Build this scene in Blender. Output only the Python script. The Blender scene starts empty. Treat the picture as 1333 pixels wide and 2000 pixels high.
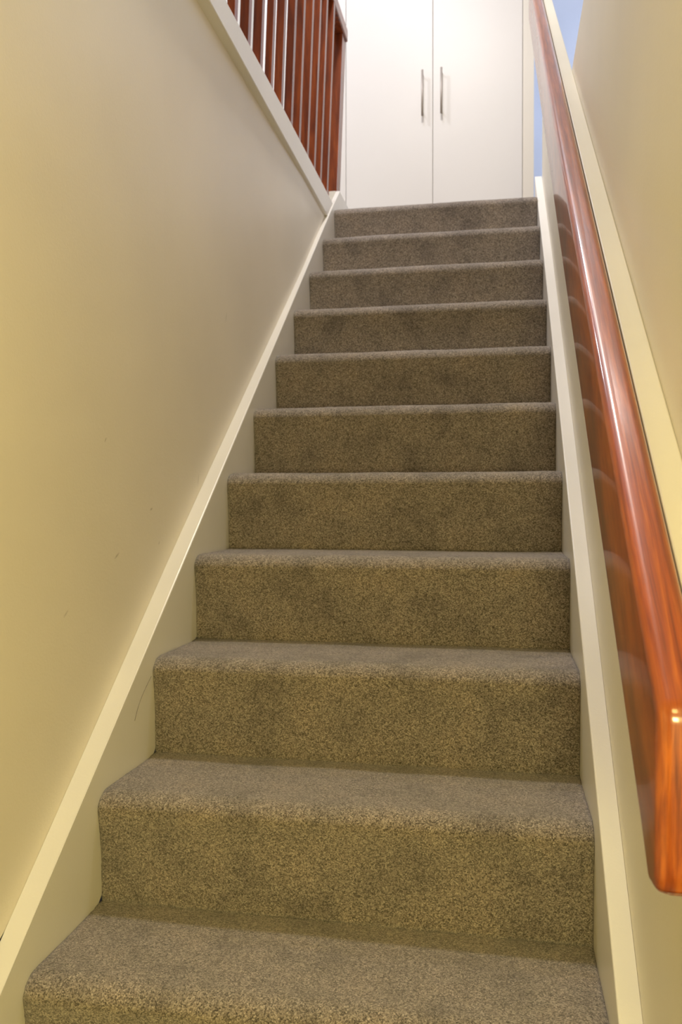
import bpy, bmesh, math, random
from mathutils import Vector, Matrix, noise

random.seed(7)
S = bpy.context.scene
C = S.collection

# ------------------------------------------------------------------ camera
def make_camera():
    yaw, pitch = -0.1867, -0.0094
    f = Vector((math.sin(yaw) * math.cos(pitch), math.cos(yaw) * math.cos(pitch), math.sin(pitch)))
    r = f.cross(Vector((0, 0, 1))).normalized()
    u = r.cross(f)
    cam = bpy.data.cameras.new('camera')
    o = bpy.data.objects.new('camera', cam)
    C.objects.link(o)
    m = Matrix((r, u, -f)).transposed().to_4x4()
    m.translation = Vector((0.6726, -1.1113, 0.6823))
    o.matrix_world = m
    cam.sensor_fit = 'VERTICAL'
    cam.sensor_height = 36.0
    cam.lens = 1646.9 / 2000 * 36
    cam.clip_start = 0.02
    cam.dof.use_dof = True
    cam.dof.focus_distance = 1.25
    cam.dof.aperture_fstop = 10
    S.camera = o
make_camera()

# ------------------------------------------------------------------ light
w = bpy.data.worlds.new('world')
S.world = w
w.use_nodes = True
w.node_tree.nodes['Background'].inputs[0].default_value = (0.8, 0.85, 1.0, 1)
w.node_tree.nodes['Background'].inputs[1].default_value = 0.05
S.view_settings.view_transform = 'Standard'
S.view_settings.look = 'None'
S.view_settings.gamma = 1
S.view_settings.use_curve_mapping = False
S.view_settings.exposure = 0.0

def area(name, loc, target, size, power, col, size_y=None):
    l = bpy.data.lights.new(name, 'AREA')
    l.energy = power
    l.color = col
    l.size = size
    if size_y:
        l.shape = 'RECTANGLE'
        l.size_y = size_y
    else:
        l.shape = 'DISK'
    o = bpy.data.objects.new(name, l)
    C.objects.link(o)
    o.location = loc
    o.rotation_euler = (Vector(target) - Vector(loc)).to_track_quat('-Z', 'Y').to_euler()
    return o

area('hall_fill_low', (0.82, -1.5, 0.6), (-0.04, -0.1, 0.4), 0.3, 18.5, (1.0, 0.865, 0.34))  # warm fill light added behind the camera to brighten the lower left wall
area('hall_fill_high', (0.82, -1.35, 1.2), (-0.04, 0.1, 0.4), 0.3, 6.0, (1.0, 0.78, 0.25))  # second added fill light, higher up, aimed at the same wall
area('stairwell_ceiling_lamp', (0.35, 1.1, 4.28), (0.35, 1.2, 0), 0.35, 60, (1.0, 0.935, 0.87))
area('landing_ceiling_lamp', (0.02, 2.1, 4.28), (0.1, 2.2, 1.9), 0.4, 13, (0.80, 0.84, 1.0))
area('left_landing_lamp', (-1.0, 2.2, 4.28), (-1.0, 2.3, 1.9), 0.3, 25, (0.90, 0.91, 1.0))
area('window_daylight', (2.25, 4.2, 3.4), (0.9, 4.4, 3.3), 1.0, 24, (0.74, 0.86, 1.0), 1.1)

# ------------------------------------------------------------------ materials
def mat(name, base=(0.8, 0.8, 0.8), rough=0.5, metal=0.0, coat=0.0, coat_rough=0.05):
    m = bpy.data.materials.new(name)
    m.use_nodes = True
    b = m.node_tree.nodes['Principled BSDF']
    b.inputs['Base Color'].default_value = (*base, 1)
    b.inputs['Roughness'].default_value = rough
    b.inputs['Metallic'].default_value = metal
    b.inputs['Coat Weight'].default_value = coat
    b.inputs['Coat Roughness'].default_value = coat_rough
    return m, m.node_tree, b

def N(t, kind, **kw):
    n = t.nodes.new(kind)
    for k, v in kw.items():
        if k in n.inputs.keys():
            n.inputs[k].default_value = v
        else:
            setattr(n, k, v)
    return n

def bump(t, b, height, strength, dist):
    bp = N(t, 'ShaderNodeBump')
    bp.inputs['Strength'].default_value = strength
    bp.inputs['Distance'].default_value = dist
    t.links.new(height, bp.inputs['Height'])
    t.links.new(bp.outputs[0], b.inputs['Normal'])
    return bp

def ramp(t, fac, stops):
    r = N(t, 'ShaderNodeValToRGB')
    els = r.color_ramp.elements
    while len(els) < len(stops):
        els.new(0.5)
    for e, (p, c) in zip(els, stops):
        e.position = p
        e.color = (*c, 1)
    t.links.new(fac, r.inputs[0])
    return r

def paint(name, base, rough, marks=(), mottled=0.05, bumpd=0.0006):
    m, t, b = mat(name, base, rough)
    co = N(t, 'ShaderNodeTexCoord')
    n1 = N(t, 'ShaderNodeTexNoise', Scale=2.2, Detail=3.0)
    n2 = N(t, 'ShaderNodeTexNoise', Scale=230.0, Detail=2.0)
    n3 = N(t, 'ShaderNodeTexNoise', Scale=9.0, Detail=2.0)
    for n in (n1, n2, n3):
        t.links.new(co.outputs['Object'], n.inputs['Vector'])
    lo = tuple(c * (1 - mottled) for c in base)
    hi = tuple(min(1, c * (1 + mottled * 0.6)) for c in base)
    r = ramp(t, n1.outputs['Fac'], [(0.3, lo), (0.7, hi)])
    out = r.outputs[0]
    for (y, z, ry, rz, ang, dark) in marks:
        mp = N(t, 'ShaderNodeMapping', vector_type='TEXTURE')
        mp.inputs['Location'].default_value = (0, y, z)
        mp.inputs['Rotation'].default_value = (ang, 0, 0)
        mp.inputs['Scale'].default_value = (1, ry, rz)
        t.links.new(co.outputs['Object'], mp.inputs['Vector'])
        mul = N(t, 'ShaderNodeVectorMath', operation='MULTIPLY')
        mul.inputs[1].default_value = (0, 1, 1)
        t.links.new(mp.outputs[0], mul.inputs[0])
        ln = N(t, 'ShaderNodeVectorMath', operation='LENGTH')
        t.links.new(mul.outputs[0], ln.inputs[0])
        mr = N(t, 'ShaderNodeMapRange')
        mr.inputs['From Min'].default_value = 1.0
        mr.inputs['From Max'].default_value = 0.2
        mr.inputs['To Max'].default_value = dark
        t.links.new(ln.outputs['Value'], mr.inputs['Value'])
        mx = N(t, 'ShaderNodeMix', data_type='RGBA')
        t.links.new(mr.outputs[0], mx.inputs['Factor'])
        t.links.new(out, mx.inputs['A'])
        mx.inputs['B'].default_value = (0.2, 0.16, 0.10, 1)
        out = mx.outputs['Result']
    t.links.new(out, b.inputs['Base Color'])
    add = N(t, 'ShaderNodeMath', operation='MULTIPLY_ADD')
    t.links.new(n3.outputs['Fac'], add.inputs[0])
    add.inputs[1].default_value = 2.0
    t.links.new(n2.outputs['Fac'], add.inputs[2])
    bump(t, b, add.outputs[0], 0.35, bumpd)
    return m

def wood(name, dark, mid, light, axis_scale, rough=0.25, coat=0.8, coat_rough=0.08, slope=0.0):
    m, t, b = mat(name, mid, rough, coat=coat, coat_rough=coat_rough)
    co = N(t, 'ShaderNodeTexCoord')
    rot = N(t, 'ShaderNodeMapping')
    rot.inputs['Rotation'].default_value = (-slope, 0, 0)
    t.links.new(co.outputs['Object'], rot.inputs['Vector'])
    sc = N(t, 'ShaderNodeMapping')
    sc.inputs['Scale'].default_value = axis_scale
    t.links.new(rot.outputs[0], sc.inputs['Vector'])
    n1 = N(t, 'ShaderNodeTexNoise', Scale=1.0, Detail=6.0, Distortion=0.6)
    n2 = N(t, 'ShaderNodeTexNoise', Scale=5.0, Detail=3.0)
    t.links.new(sc.outputs[0], n1.inputs['Vector'])
    t.links.new(sc.outputs[0], n2.inputs['Vector'])
    r = ramp(t, n1.outputs['Fac'], [(0.28, dark), (0.5, mid), (0.74, light)])
    r2 = ramp(t, n2.outputs['Fac'], [(0.35, (0.62, 0.55, 0.5)), (0.6, (1, 1, 1))])
    mx = N(t, 'ShaderNodeMix', data_type='RGBA', blend_type='MULTIPLY')
    mx.inputs['Factor'].default_value = 0.55
    t.links.new(r.outputs[0], mx.inputs['A'])
    t.links.new(r2.outputs[0], mx.inputs['B'])
    t.links.new(mx.outputs['Result'], b.inputs['Base Color'])
    n3 = N(t, 'ShaderNodeTexNoise', Scale=60.0, Detail=3.0)
    t.links.new(co.outputs['Object'], n3.inputs['Vector'])
    bump(t, b, n3.outputs['Fac'], 0.12, 0.0006)
    return m

def carpet_mat():
    m, t, b = mat('carpet', (0.2, 0.18, 0.155), 0.95)
    b.inputs['Sheen Weight'].default_value = 0.42
    b.inputs['Sheen Roughness'].default_value = 0.5
    b.inputs['Specular IOR Level'].default_value = 0.15
    co = N(t, 'ShaderNodeTexCoord')
    v = N(t, 'ShaderNodeTexVoronoi', Scale=520.0)
    n = N(t, 'ShaderNodeTexNoise', Scale=680.0, Detail=3.0, Roughness=0.7)
    big = N(t, 'ShaderNodeTexNoise', Scale=11.0, Detail=5.0, Roughness=0.62)
    for q in (v, n, big):
        t.links.new(co.outputs['Object'], q.inputs['Vector'])
    sep = N(t, 'ShaderNodeSeparateColor')
    t.links.new(v.outputs['Color'], sep.inputs[0])
    ad = N(t, 'ShaderNodeMath', operation='MULTIPLY_ADD')
    t.links.new(n.outputs['Fac'], ad.inputs[0])
    ad.inputs[1].default_value = 1.1
    sub = N(t, 'ShaderNodeMath', operation='MULTIPLY_ADD')
    t.links.new(sep.outputs[0], sub.inputs[0])
    sub.inputs[1].default_value = 0.55
    sub.inputs[2].default_value = -0.33
    t.links.new(sub.outputs[0], ad.inputs[2])
    r = ramp(t, ad.outputs[0], [(0.18, CARP[0]), (0.48, CARP[1]), (0.72, CARP[2]), (0.9, CARP[3])])
    # worn, slightly soiled patches low on the risers
    r2 = ramp(t, big.outputs['Fac'], [(0.34, (0.62, 0.60, 0.62)), (0.48, (0.92, 0.905, 0.91)), (0.60, (1.04, 1.0, 0.99)), (0.72, (1.15, 1.08, 1.0))])
    mx = N(t, 'ShaderNodeMix', data_type='RGBA', blend_type='MULTIPLY')
    mx.inputs['Factor'].default_value = 0.8
    t.links.new(r.outputs[0], mx.inputs['A'])
    t.links.new(r2.outputs[0], mx.inputs['B'])
    t.links.new(mx.outputs['Result'], b.inputs['Base Color'])
    bump(t, b, ad.outputs[0], 0.9, 0.0018)
    return m
CARP = ((0.066, 0.053, 0.043), (0.262, 0.220, 0.185), (0.41, 0.35, 0.295), (0.70, 0.615, 0.53))

# scuffs on the left wall: y, z, radius along, radius across, angle, darkness
SCUFFS = [(0.325, 0.80, 0.007, 0.002, 0.9, 0.5), (0.37, 0.585, 0.014, 0.003, 0.5, 0.45),
          (0.53, 0.672, 0.008, 0.003, 0.3, 0.5), (0.57, 0.60, 0.006, 0.003, 1.0, 0.3),
          (0.80, 0.74, 0.02, 0.003, 1.3, 0.3), (0.18, 0.50, 0.012, 0.003, 0.6, 0.3),
          (1.0, 1.17, 0.02, 0.004, 1.2, 0.2)]
M = {
    'wall': paint('wall_paint', (0.84, 0.775, 0.67), 0.42, SCUFFS),
    'wall_r': paint('wall_paint_right', (0.80, 0.75, 0.63), 0.45),
    'white': paint('gloss_white_paint', (0.79, 0.76, 0.71), 0.28, bumpd=0.0003),
    'ledge': paint('ledge_paint', (0.66, 0.62, 0.52), 0.4, bumpd=0.0003),
    'cupboard': paint('cupboard_paint', (0.77, 0.745, 0.72), 0.4, mottled=0.02, bumpd=0.0001),
    'frame': paint('cupboard_frame_paint', (0.80, 0.75, 0.66), 0.4, mottled=0.02, bumpd=0.0001),
    'ceiling': paint('ceiling_paint', (0.85, 0.83, 0.79), 0.7),
    'blue': paint('pale_blue_paint', (0.58, 0.61, 0.76), 0.6),
    'rail': wood('varnished_rail_wood', (0.16, 0.022, 0.003), (0.31, 0.058, 0.005), (0.50, 0.125, 0.012),
                 (170, 5, 14), 0.35, 0.7, 0.075, slope=0.667),
    'baluster': wood('varnished_baluster_wood', (0.09, 0.015, 0.003), (0.21, 0.040, 0.006), (0.35, 0.080, 0.011),
                     (40, 40, 4), 0.35, 0.35, 0.12),
    'metal': mat('brushed_handle_metal', (0.50, 0.45, 0.41), 0.6, 0.7)[0],
    'hair': mat('dark_hair', (0.08, 0.05, 0.03), 0.5)[0],
    'carpet': carpet_mat(),
    'floor': paint('hall_floor', (0.30, 0.26, 0.2), 0.6),
}

# ------------------------------------------------------------------ helpers
def link(name, bm, material, parent=None, smooth=False):
    me = bpy.data.meshes.new(name)
    bmesh.ops.recalc_face_normals(bm, faces=bm.faces)
    bm.to_mesh(me)
    bm.free()
    me.materials.append(material)
    if smooth:
        for p in me.polygons:
            p.use_smooth = True
    o = bpy.data.objects.new(name, me)
    C.objects.link(o)
    if parent:
        o.parent = parent
        o.location = -parent.location
    return o

def box(bm, x0, x1, y0, y1, z0, z1):
    vs = [bm.verts.new(p) for p in ((x0, y0, z0), (x1, y0, z0), (x1, y1, z0), (x0, y1, z0),
                                    (x0, y0, z1), (x1, y0, z1), (x1, y1, z1), (x0, y1, z1))]
    for f in ((0, 1, 2, 3), (4, 5, 6, 7), (0, 1, 5, 4), (1, 2, 6, 5), (2, 3, 7, 6), (3, 0, 4, 7)):
        bm.faces.new([vs[i] for i in f])

def prism(bm, x0, x1, pts):
    """YZ polygon pushed out from x0 to x1"""
    a = [bm.verts.new((x0, y, z)) for y, z in pts]
    b = [bm.verts.new((x1, y, z)) for y, z in pts]
    n = len(pts)
    bm.faces.new(a)
    bm.faces.new(list(reversed(b)))
    for i in range(n):
        bm.faces.new((a[i], a[(i + 1) % n], b[(i + 1) % n], b[i]))

def bevel(bm, w, seg=3, pick=lambda e: True):
    bmesh.ops.recalc_face_normals(bm, faces=bm.faces)
    bmesh.ops.bevel(bm, geom=[e for e in bm.edges if e.calc_face_angle(0) > 0.35 and pick(e)], offset=w, segments=seg,
                    profile=0.5, affect='EDGES', clamp_overlap=True)

def struct(name, bm, m):
    o = link(name, bm, m)
    o['kind'] = 'structure'
    return o

def B(*a):
    bm = bmesh.new()
    box(bm, *a)
    return bm

def Pm(x0, x1, pts):
    bm = bmesh.new()
    prism(bm, x0, x1, pts)
    return bm

def thing(name, label, cat, loc, group=None):
    o = bpy.data.objects.new(name, None)
    o.empty_display_size = 0.1
    C.objects.link(o)
    o.location = loc
    o['label'] = label
    o['category'] = cat
    if group:
        o['group'] = group
    return o

def tube(bm, pts, r, seg=8):
    rings = []
    for i, p in enumerate(pts):
        p = Vector(p)
        d = (Vector(pts[min(i + 1, len(pts) - 1)]) - Vector(pts[max(i - 1, 0)])).normalized()
        a = d.orthogonal().normalized()
        b = d.cross(a)
        rings.append([bm.verts.new(p + (a * math.cos(t) + b * math.sin(t)) * r)
                      for t in (2 * math.pi * k / seg for k in range(seg))])
    for q, s in zip(rings, rings[1:]):
        for k in range(seg):
            bm.faces.new((q[k], q[(k + 1) % seg], s[(k + 1) % seg], s[k]))
    bm.faces.new(rings[0])
    bm.faces.new(rings[-1])

# ------------------------------------------------------------------ setting
RISE, GO, W = 0.19, 0.2311, 0.815
WL, WR, WR2 = -0.037, 0.844, 0.856      # wall faces: left, lower right, upper right
TOP = 10 * RISE                         # landing level 1.90
FL = -3 * RISE                          # hall floor

struct('floor', B(WL - 0.1, 0.96, -2.7, 0.0, FL - 0.1, FL), M['floor'])
def xw(y):                              # the old plaster creeps in towards the landing
    if y < 0.6: return WL
    return WL + 0.021 * min(1, (y - 0.6) / 1.2) ** 1.2
def drift(bm, gap=0.0):
    """vertices on the plane x = WL follow the plaster line"""
    for v in bm.verts:
        if abs(v.co.x - WL) < 0.004:
            v.co.x += xw(v.co.y) - WL + gap
def wavy_prism(x0, x1, ys, zlo, zhi):
    bm = bmesh.new()
    rows = [[bm.verts.new((x, y, f(y))) for x, f in ((x0, zlo), (x1, zlo), (x1, zhi), (x0, zhi))] for y in ys]
    for a, b in zip(rows, rows[1:]):
        for i in range(4):
            bm.faces.new((a[i], a[(i + 1) % 4], b[(i + 1) % 4], b[i]))
    bm.faces.new(rows[0]); bm.faces.new(rows[-1])
    return bm
YS = [-2.6, 0.0, 0.6] + [0.6 + 0.15 * i for i in range(1, 13)]
bm = wavy_prism(WL - 0.085, WL, YS + [3.30], lambda y: FL, lambda y: 1.885)
drift(bm)
struct('wall_left', bm, M['wall'])
L0, LS = 0.84, 0.79                     # lower right wall: its raked top
struct('wall_right', Pm(WR, 0.90, [(-2.6, FL), (2.55, FL), (2.55, 1.74), (1.14, 1.74),
                     (-1.70, L0 + LS * -1.70), (-2.6, L0 + LS * -1.70)]), M['wall_r'])
struct('wall_right_parapet', Pm(WR, WR2, [(1.14, 1.741), (2.55, 1.741), (2.55, L0 + LS * 2.55), (1.14, L0 + LS * 1.14)]), M['wall_r'])
struct('wall_right_upper_stair', Pm(WR2, 0.95, [(-2.6, L0 + LS * -1.70), (-1.70, L0 + LS * -1.70), (1.24, 1.823), (-2.6, 1.823)]), M['wall_r'])
struct('wall_front', B(WL - 0.1, 0.96, -2.7, -2.6, FL, 4.4), M['wall_r'])
struct('ceiling_hall', B(WL, WR2, -2.6, -0.15, 1.73, 1.89), M['ceiling'])
struct('ceiling', B(-2.1, 2.3, -2.7, 5.0, 4.35, 4.45), M['ceiling'])
struct('floor_landing_left', B(-2.1, WL - 0.09, -2.7, 3.3, 1.75, 1.89), M['carpet'])
struct('floor_upper_right', B(0.95, 2.3, -2.7, 4.8, 1.70, 1.80), M['carpet'])
struct('wall_left_upper', B(-2.2, -2.1, -2.7, 4.0, 1.75, 4.4), M['ceiling'])
struct('wall_right_upper', B(2.3, 2.4, -2.7, 5.0, 1.7, 4.4), M['ceiling'])
struct('wall_front_upper', B(-2.1, 2.3, -2.8, -2.7, 1.7, 4.4), M['ceiling'])
struct('wall_back', B(-2.1, 0.76, 3.72, 3.80, 1.7, 4.4), M['ceiling'])
struct('wall_back_right', B(0.76, 2.3, 4.8, 4.88, 1.7, 4.4), M['blue'])
struct('wall_back_side', B(0.76, 0.84, 3.72, 4.8, 1.7, 4.4), M['ceiling'])

# white fascia closing the landing edge above the left wall
bm = Pm(WL - 0.085, -0.005, [(-2.6, 1.90), (0.8, 1.872), (1.4, 1.852), (2.32, 1.826), (2.50, 1.90), (2.50, 1.915), (2.3, 1.918), (1.5, 1.938), (1.0, 1.944), (-2.6, 1.99)]); bevel(bm, 0.003, 2)
struct('trim_1', bm, M['white'])
# ledge board behind the handrail
bm = Pm(0.826, WR2, [(-1.70, 0.805 + LS * -1.70), (2.55, 0.805 + LS * 2.55), (2.55, 0.885 + LS * 2.55), (-1.70, 0.885 + LS * -1.70)])
bevel(bm, 0.002, 2)
struct('trim_2', bm, M['ledge'])

bm = B(-0.047, -0.0165, 2.415, 2.528, 1.92, 2.0125); bevel(bm, 0.002, 2)
struct('trim_3', bm, M['white'])

# ------------------------------------------------------------------ staircase
stair = thing('staircase', 'straight closed staircase with grey-brown carpeted steps between cream stringers', 'staircase', (W / 2, 0, FL))

def step_profile(k):
    """carpet skin of step k in (y, z): riser up, round nosing, tread back"""
    y0, z0, z1 = k * GO, (k - 1) * RISE, k * RISE
    nose = y0 - 0.016
    R = 0.030
    pts = [(y0 + 0.010, z0 - 0.004)]
    n = 26
    for i in range(n + 1):
        t = i / n
        z = z0 + (z1 - R - z0) * t
        y = y0 + (nose - y0) * (0.25 * t + 0.75 * t ** 2.2)
        pts.append((y, z))
    for i in range(1, 13):
        a = i / 12 * math.pi / 2
        pts.append((nose + R * 1.25 * (1 - math.cos(a)), z1 - R + R * math.sin(a)))
    last = (k + 1) * GO + 0.012
    y = pts[-1][0]
    m = 26
    for i in range(1, m + 1):
        pts.append((y + (last - y) * i / m, z1))
    return pts

def carpet_mesh(k, last=None):
    pts = step_profile(k)
    nx = 150 if k < 6 else 90
    bm = bmesh.new()
    grid = []
    nrm = []
    for i in range(len(pts)):
        a, b = pts[max(i - 1, 0)], pts[min(i + 1, len(pts) - 1)]
        d = Vector((0, b[0] - a[0], b[1] - a[1])).normalized()
        nrm.append(Vector((0, -d.z, d.y)))
    for i, (y, z) in enumerate(pts):
        row = []
        for j in range(nx + 1):
            x = 0.0003 + (W - 0.0006) * j / nx
            p = Vector((x, y, z))
            h = 0.0016 * noise.noise(p * 7 + Vector((k * 3.1, 0, 0))) + 0.0011 * noise.noise(p * 190)
            edge = min(x, W - x)
            if edge < 0.012:                      # pile rolls over at the cut edges
                top = 12 <= i <= len(pts) - 6
                h -= (0.0022 if top else 0.0) * (1 - edge / 0.012) ** 2
            row.append(bm.verts.new(p + nrm[i] * h))
        grid.append(row)
    for a, b in zip(grid, grid[1:]):
        for j in range(nx):
            bm.faces.new((a[j], a[j + 1], b[j + 1], b[j]))
    # close the underside so the step is a solid
    y0, z0, z1 = k * GO, (k - 1) * RISE, k * RISE
    yl = pts[-1][0]
    lo = z0 - 0.004
    for side in (0, -1):
        col = [r[side] for r in grid]
        c = bm.verts.new((col[0].co.x, yl, lo))
        bm.faces.new(col + [c])
    return bm

for k in range(-2, 10):
    link('carpeted_step', carpet_mesh(k), M['carpet'], stair, smooth=True)
# top riser and nosing run on into the landing floor
o = link('carpeted_step', carpet_mesh(10), M['carpet'], stair, smooth=True)
struct('floor_landing', B(0.0, 0.84, 11 * GO + 0.012, 3.72, 1.75, TOP), M['carpet'])

def zl(y): return 0.06 + 0.809 * y
YL = [-1.2, 0.0, 0.6] + [0.6 + 0.15 * i for i in range(1, 12)] + [2.422, 2.55, 3.28]
def ztop(y): return zl(y) if y < 2.42 else 2.013
def zbot(y): return max(zl(y) - 0.24, FL + 0.001) if y < 2.42 else 1.76
bm = wavy_prism(WL, 0.0, YL, zbot, ztop)
drift(bm, 0.0004)
bevel(bm, 0.003, 2, lambda e: all(abs(v.co.x) < 0.0005 for v in e.verts) and abs(e.verts[0].co.y - e.verts[1].co.y) > 0.05)
o = link('stringer', bm, M['white'], stair)
o['label'] = 'white painted left stringer running down along the left wall'
rp = [(-1.2, -1.17), (2.30, 1.48), (2.585, 1.75), (2.585, 2.077), (1.8, 1.507), (0.9, 0.812), (0.509, 0.502), (-0.046, 0.054), (-1.2, -0.90)]
bm = Pm(W, WR - 0.0004, rp); bevel(bm, 0.003, 2, lambda e: all(abs(v.co.x - W) < 0.0005 for v in e.verts))
o = link('stringer', bm, M['white'], stair)
o['label'] = 'white painted right stringer below the handrail, square cut at its top end'

# ------------------------------------------------------------------ handrail on the right
def zb(y): return 0.725 + 0.788 * y
def zt(y): return 0.903 + 0.788 * y
HE = -0.469
hp = [(HE, 0.402), (HE + 0.012, 0.392), (HE + 0.04, 0.3865), (HE + 0.075, zb(HE + 0.075) + 0.003), (2.48, zb(2.48)), (2.48, zt(2.48)), (HE, zt(HE))]
bm = Pm(0.785, 0.823, hp)
bmesh.ops.recalc_face_normals(bm, faces=bm.faces)
bmesh.ops.bevel(bm, geom=[e for e in bm.edges if e.calc_face_angle(0) > 0.5], offset=0.011, segments=6, profile=0.5, affect='EDGES')
o = link('handrail', bm, M['rail'], None, smooth=True)
o.data.set_sharp_from_angle(angle=math.radians(35))
o['label'] = 'deep glossy red-brown wooden handrail on the right wall above the stairs'
o['category'] = 'handrail'
for y in (-0.2, 0.75, 1.7):      # plugs that hold it off the ledge board
    br = link('bracket', B(0.8225, 0.830, y - 0.02, y + 0.02, 0.82 + 0.788 * y, 0.86 + 0.788 * y), M['rail'], o)

# ------------------------------------------------------------------ balustrade at the landing edge
bal = thing('balustrade', 'red-brown wooden balustrade with flat upright balusters along the upper landing edge', 'balustrade', (-0.045, 1.8, 1.975))
LEAN = 0.039
def leaning(bm, z0=1.975):
    for v in bm.verts:
        v.co.x += LEAN * (v.co.z - z0)
ys = [1.081, 1.203, 1.328, 1.446, 1.57, 1.701, 1.819, 1.947, 2.066, 2.179, 2.31]
ys = [1.081 - 0.122 * k for k in range(6, 0, -1)] + ys
for i, y in enumerate(ys):
    wd = 0.0265 if i not in (6, 9) else 0.0220
    bm = B(-0.030 - wd, -0.030, y - 0.014, y + 0.014, 1.90, 2.7435)
    bevel(bm, 0.0015, 2)
    leaning(bm)
    link('baluster', bm, M['baluster'], bal)
bm = B(-0.080, -0.0385, 2.535, 2.61, 1.88, 2.7435)
bevel(bm, 0.002, 2)
leaning(bm)
link('end_post', bm, M['baluster'], bal)
bm = B(-0.066, 0.0, 0.2, 2.615, 2.7435, 2.80)
bevel(bm, 0.006, 3)
link('top_rail', bm, M['baluster'], bal)

# ------------------------------------------------------------------ cupboard on the landing
cup = thing('fitted_cupboard', 'tall fitted cream cupboard with plain double doors at the top of the stairs', 'cupboard', (0.32, 3.3, TOP))
CF = 3.30
bm = bmesh.new(); box(bm, -0.62, 0.838, CF + 0.0205, 3.715, TOP, 4.10)
link('carcass', bm, M['frame'], cup)
bm = B(0.7825, 0.838, CF - 0.004, CF + 0.021, TOP, 4.10); bevel(bm, 0.002, 2)
link('side_stile', bm, M['frame'], cup)
def door(x0, x1, hx, hz0):
    bm = B(x0, x1, CF, CF + 0.020, TOP + 0.01, 4.08); bevel(bm, 0.002, 2)
    d = link('door', bm, M['cupboard'], cup)
    if hx is not None:
        bm = bmesh.new()
        tube(bm, [(hx, CF - 0.028, hz0), (hx, CF - 0.028, hz0 + 0.235)], 0.0058, 12)
        for z in (hz0 + 0.018, hz0 + 0.217):
            tube(bm, [(hx, CF - 0.028, z), (hx, CF + 0.001, z)], 0.005, 10)
        h = link('handle', bm, M['metal'], d, smooth=True)
        h['label'] = 'slim grey metal bar handle'
        h.location = (0, 0, 0)
door(-0.1330, 0.3240, 0.2725, 2.692)
door(0.3265, 0.7805, 0.3705, 2.696)
door(-0.60, -0.1350, None, 0)

# a hair caught on the left stringer
bm = bmesh.new()
pts = []
for i in range(14):
    t = i / 13
    pts.append((0.0012, 0.440 - 0.075 * t - 0.012 * math.sin(t * 3), 0.345 - 0.068 * t))
tube(bm, pts, 0.0003, 5)
o = link('hair_strand', bm, M['hair'])
o['label'] = 'thin dark hair clinging to the white left stringer low on the stairs'
o['category'] = 'hair'
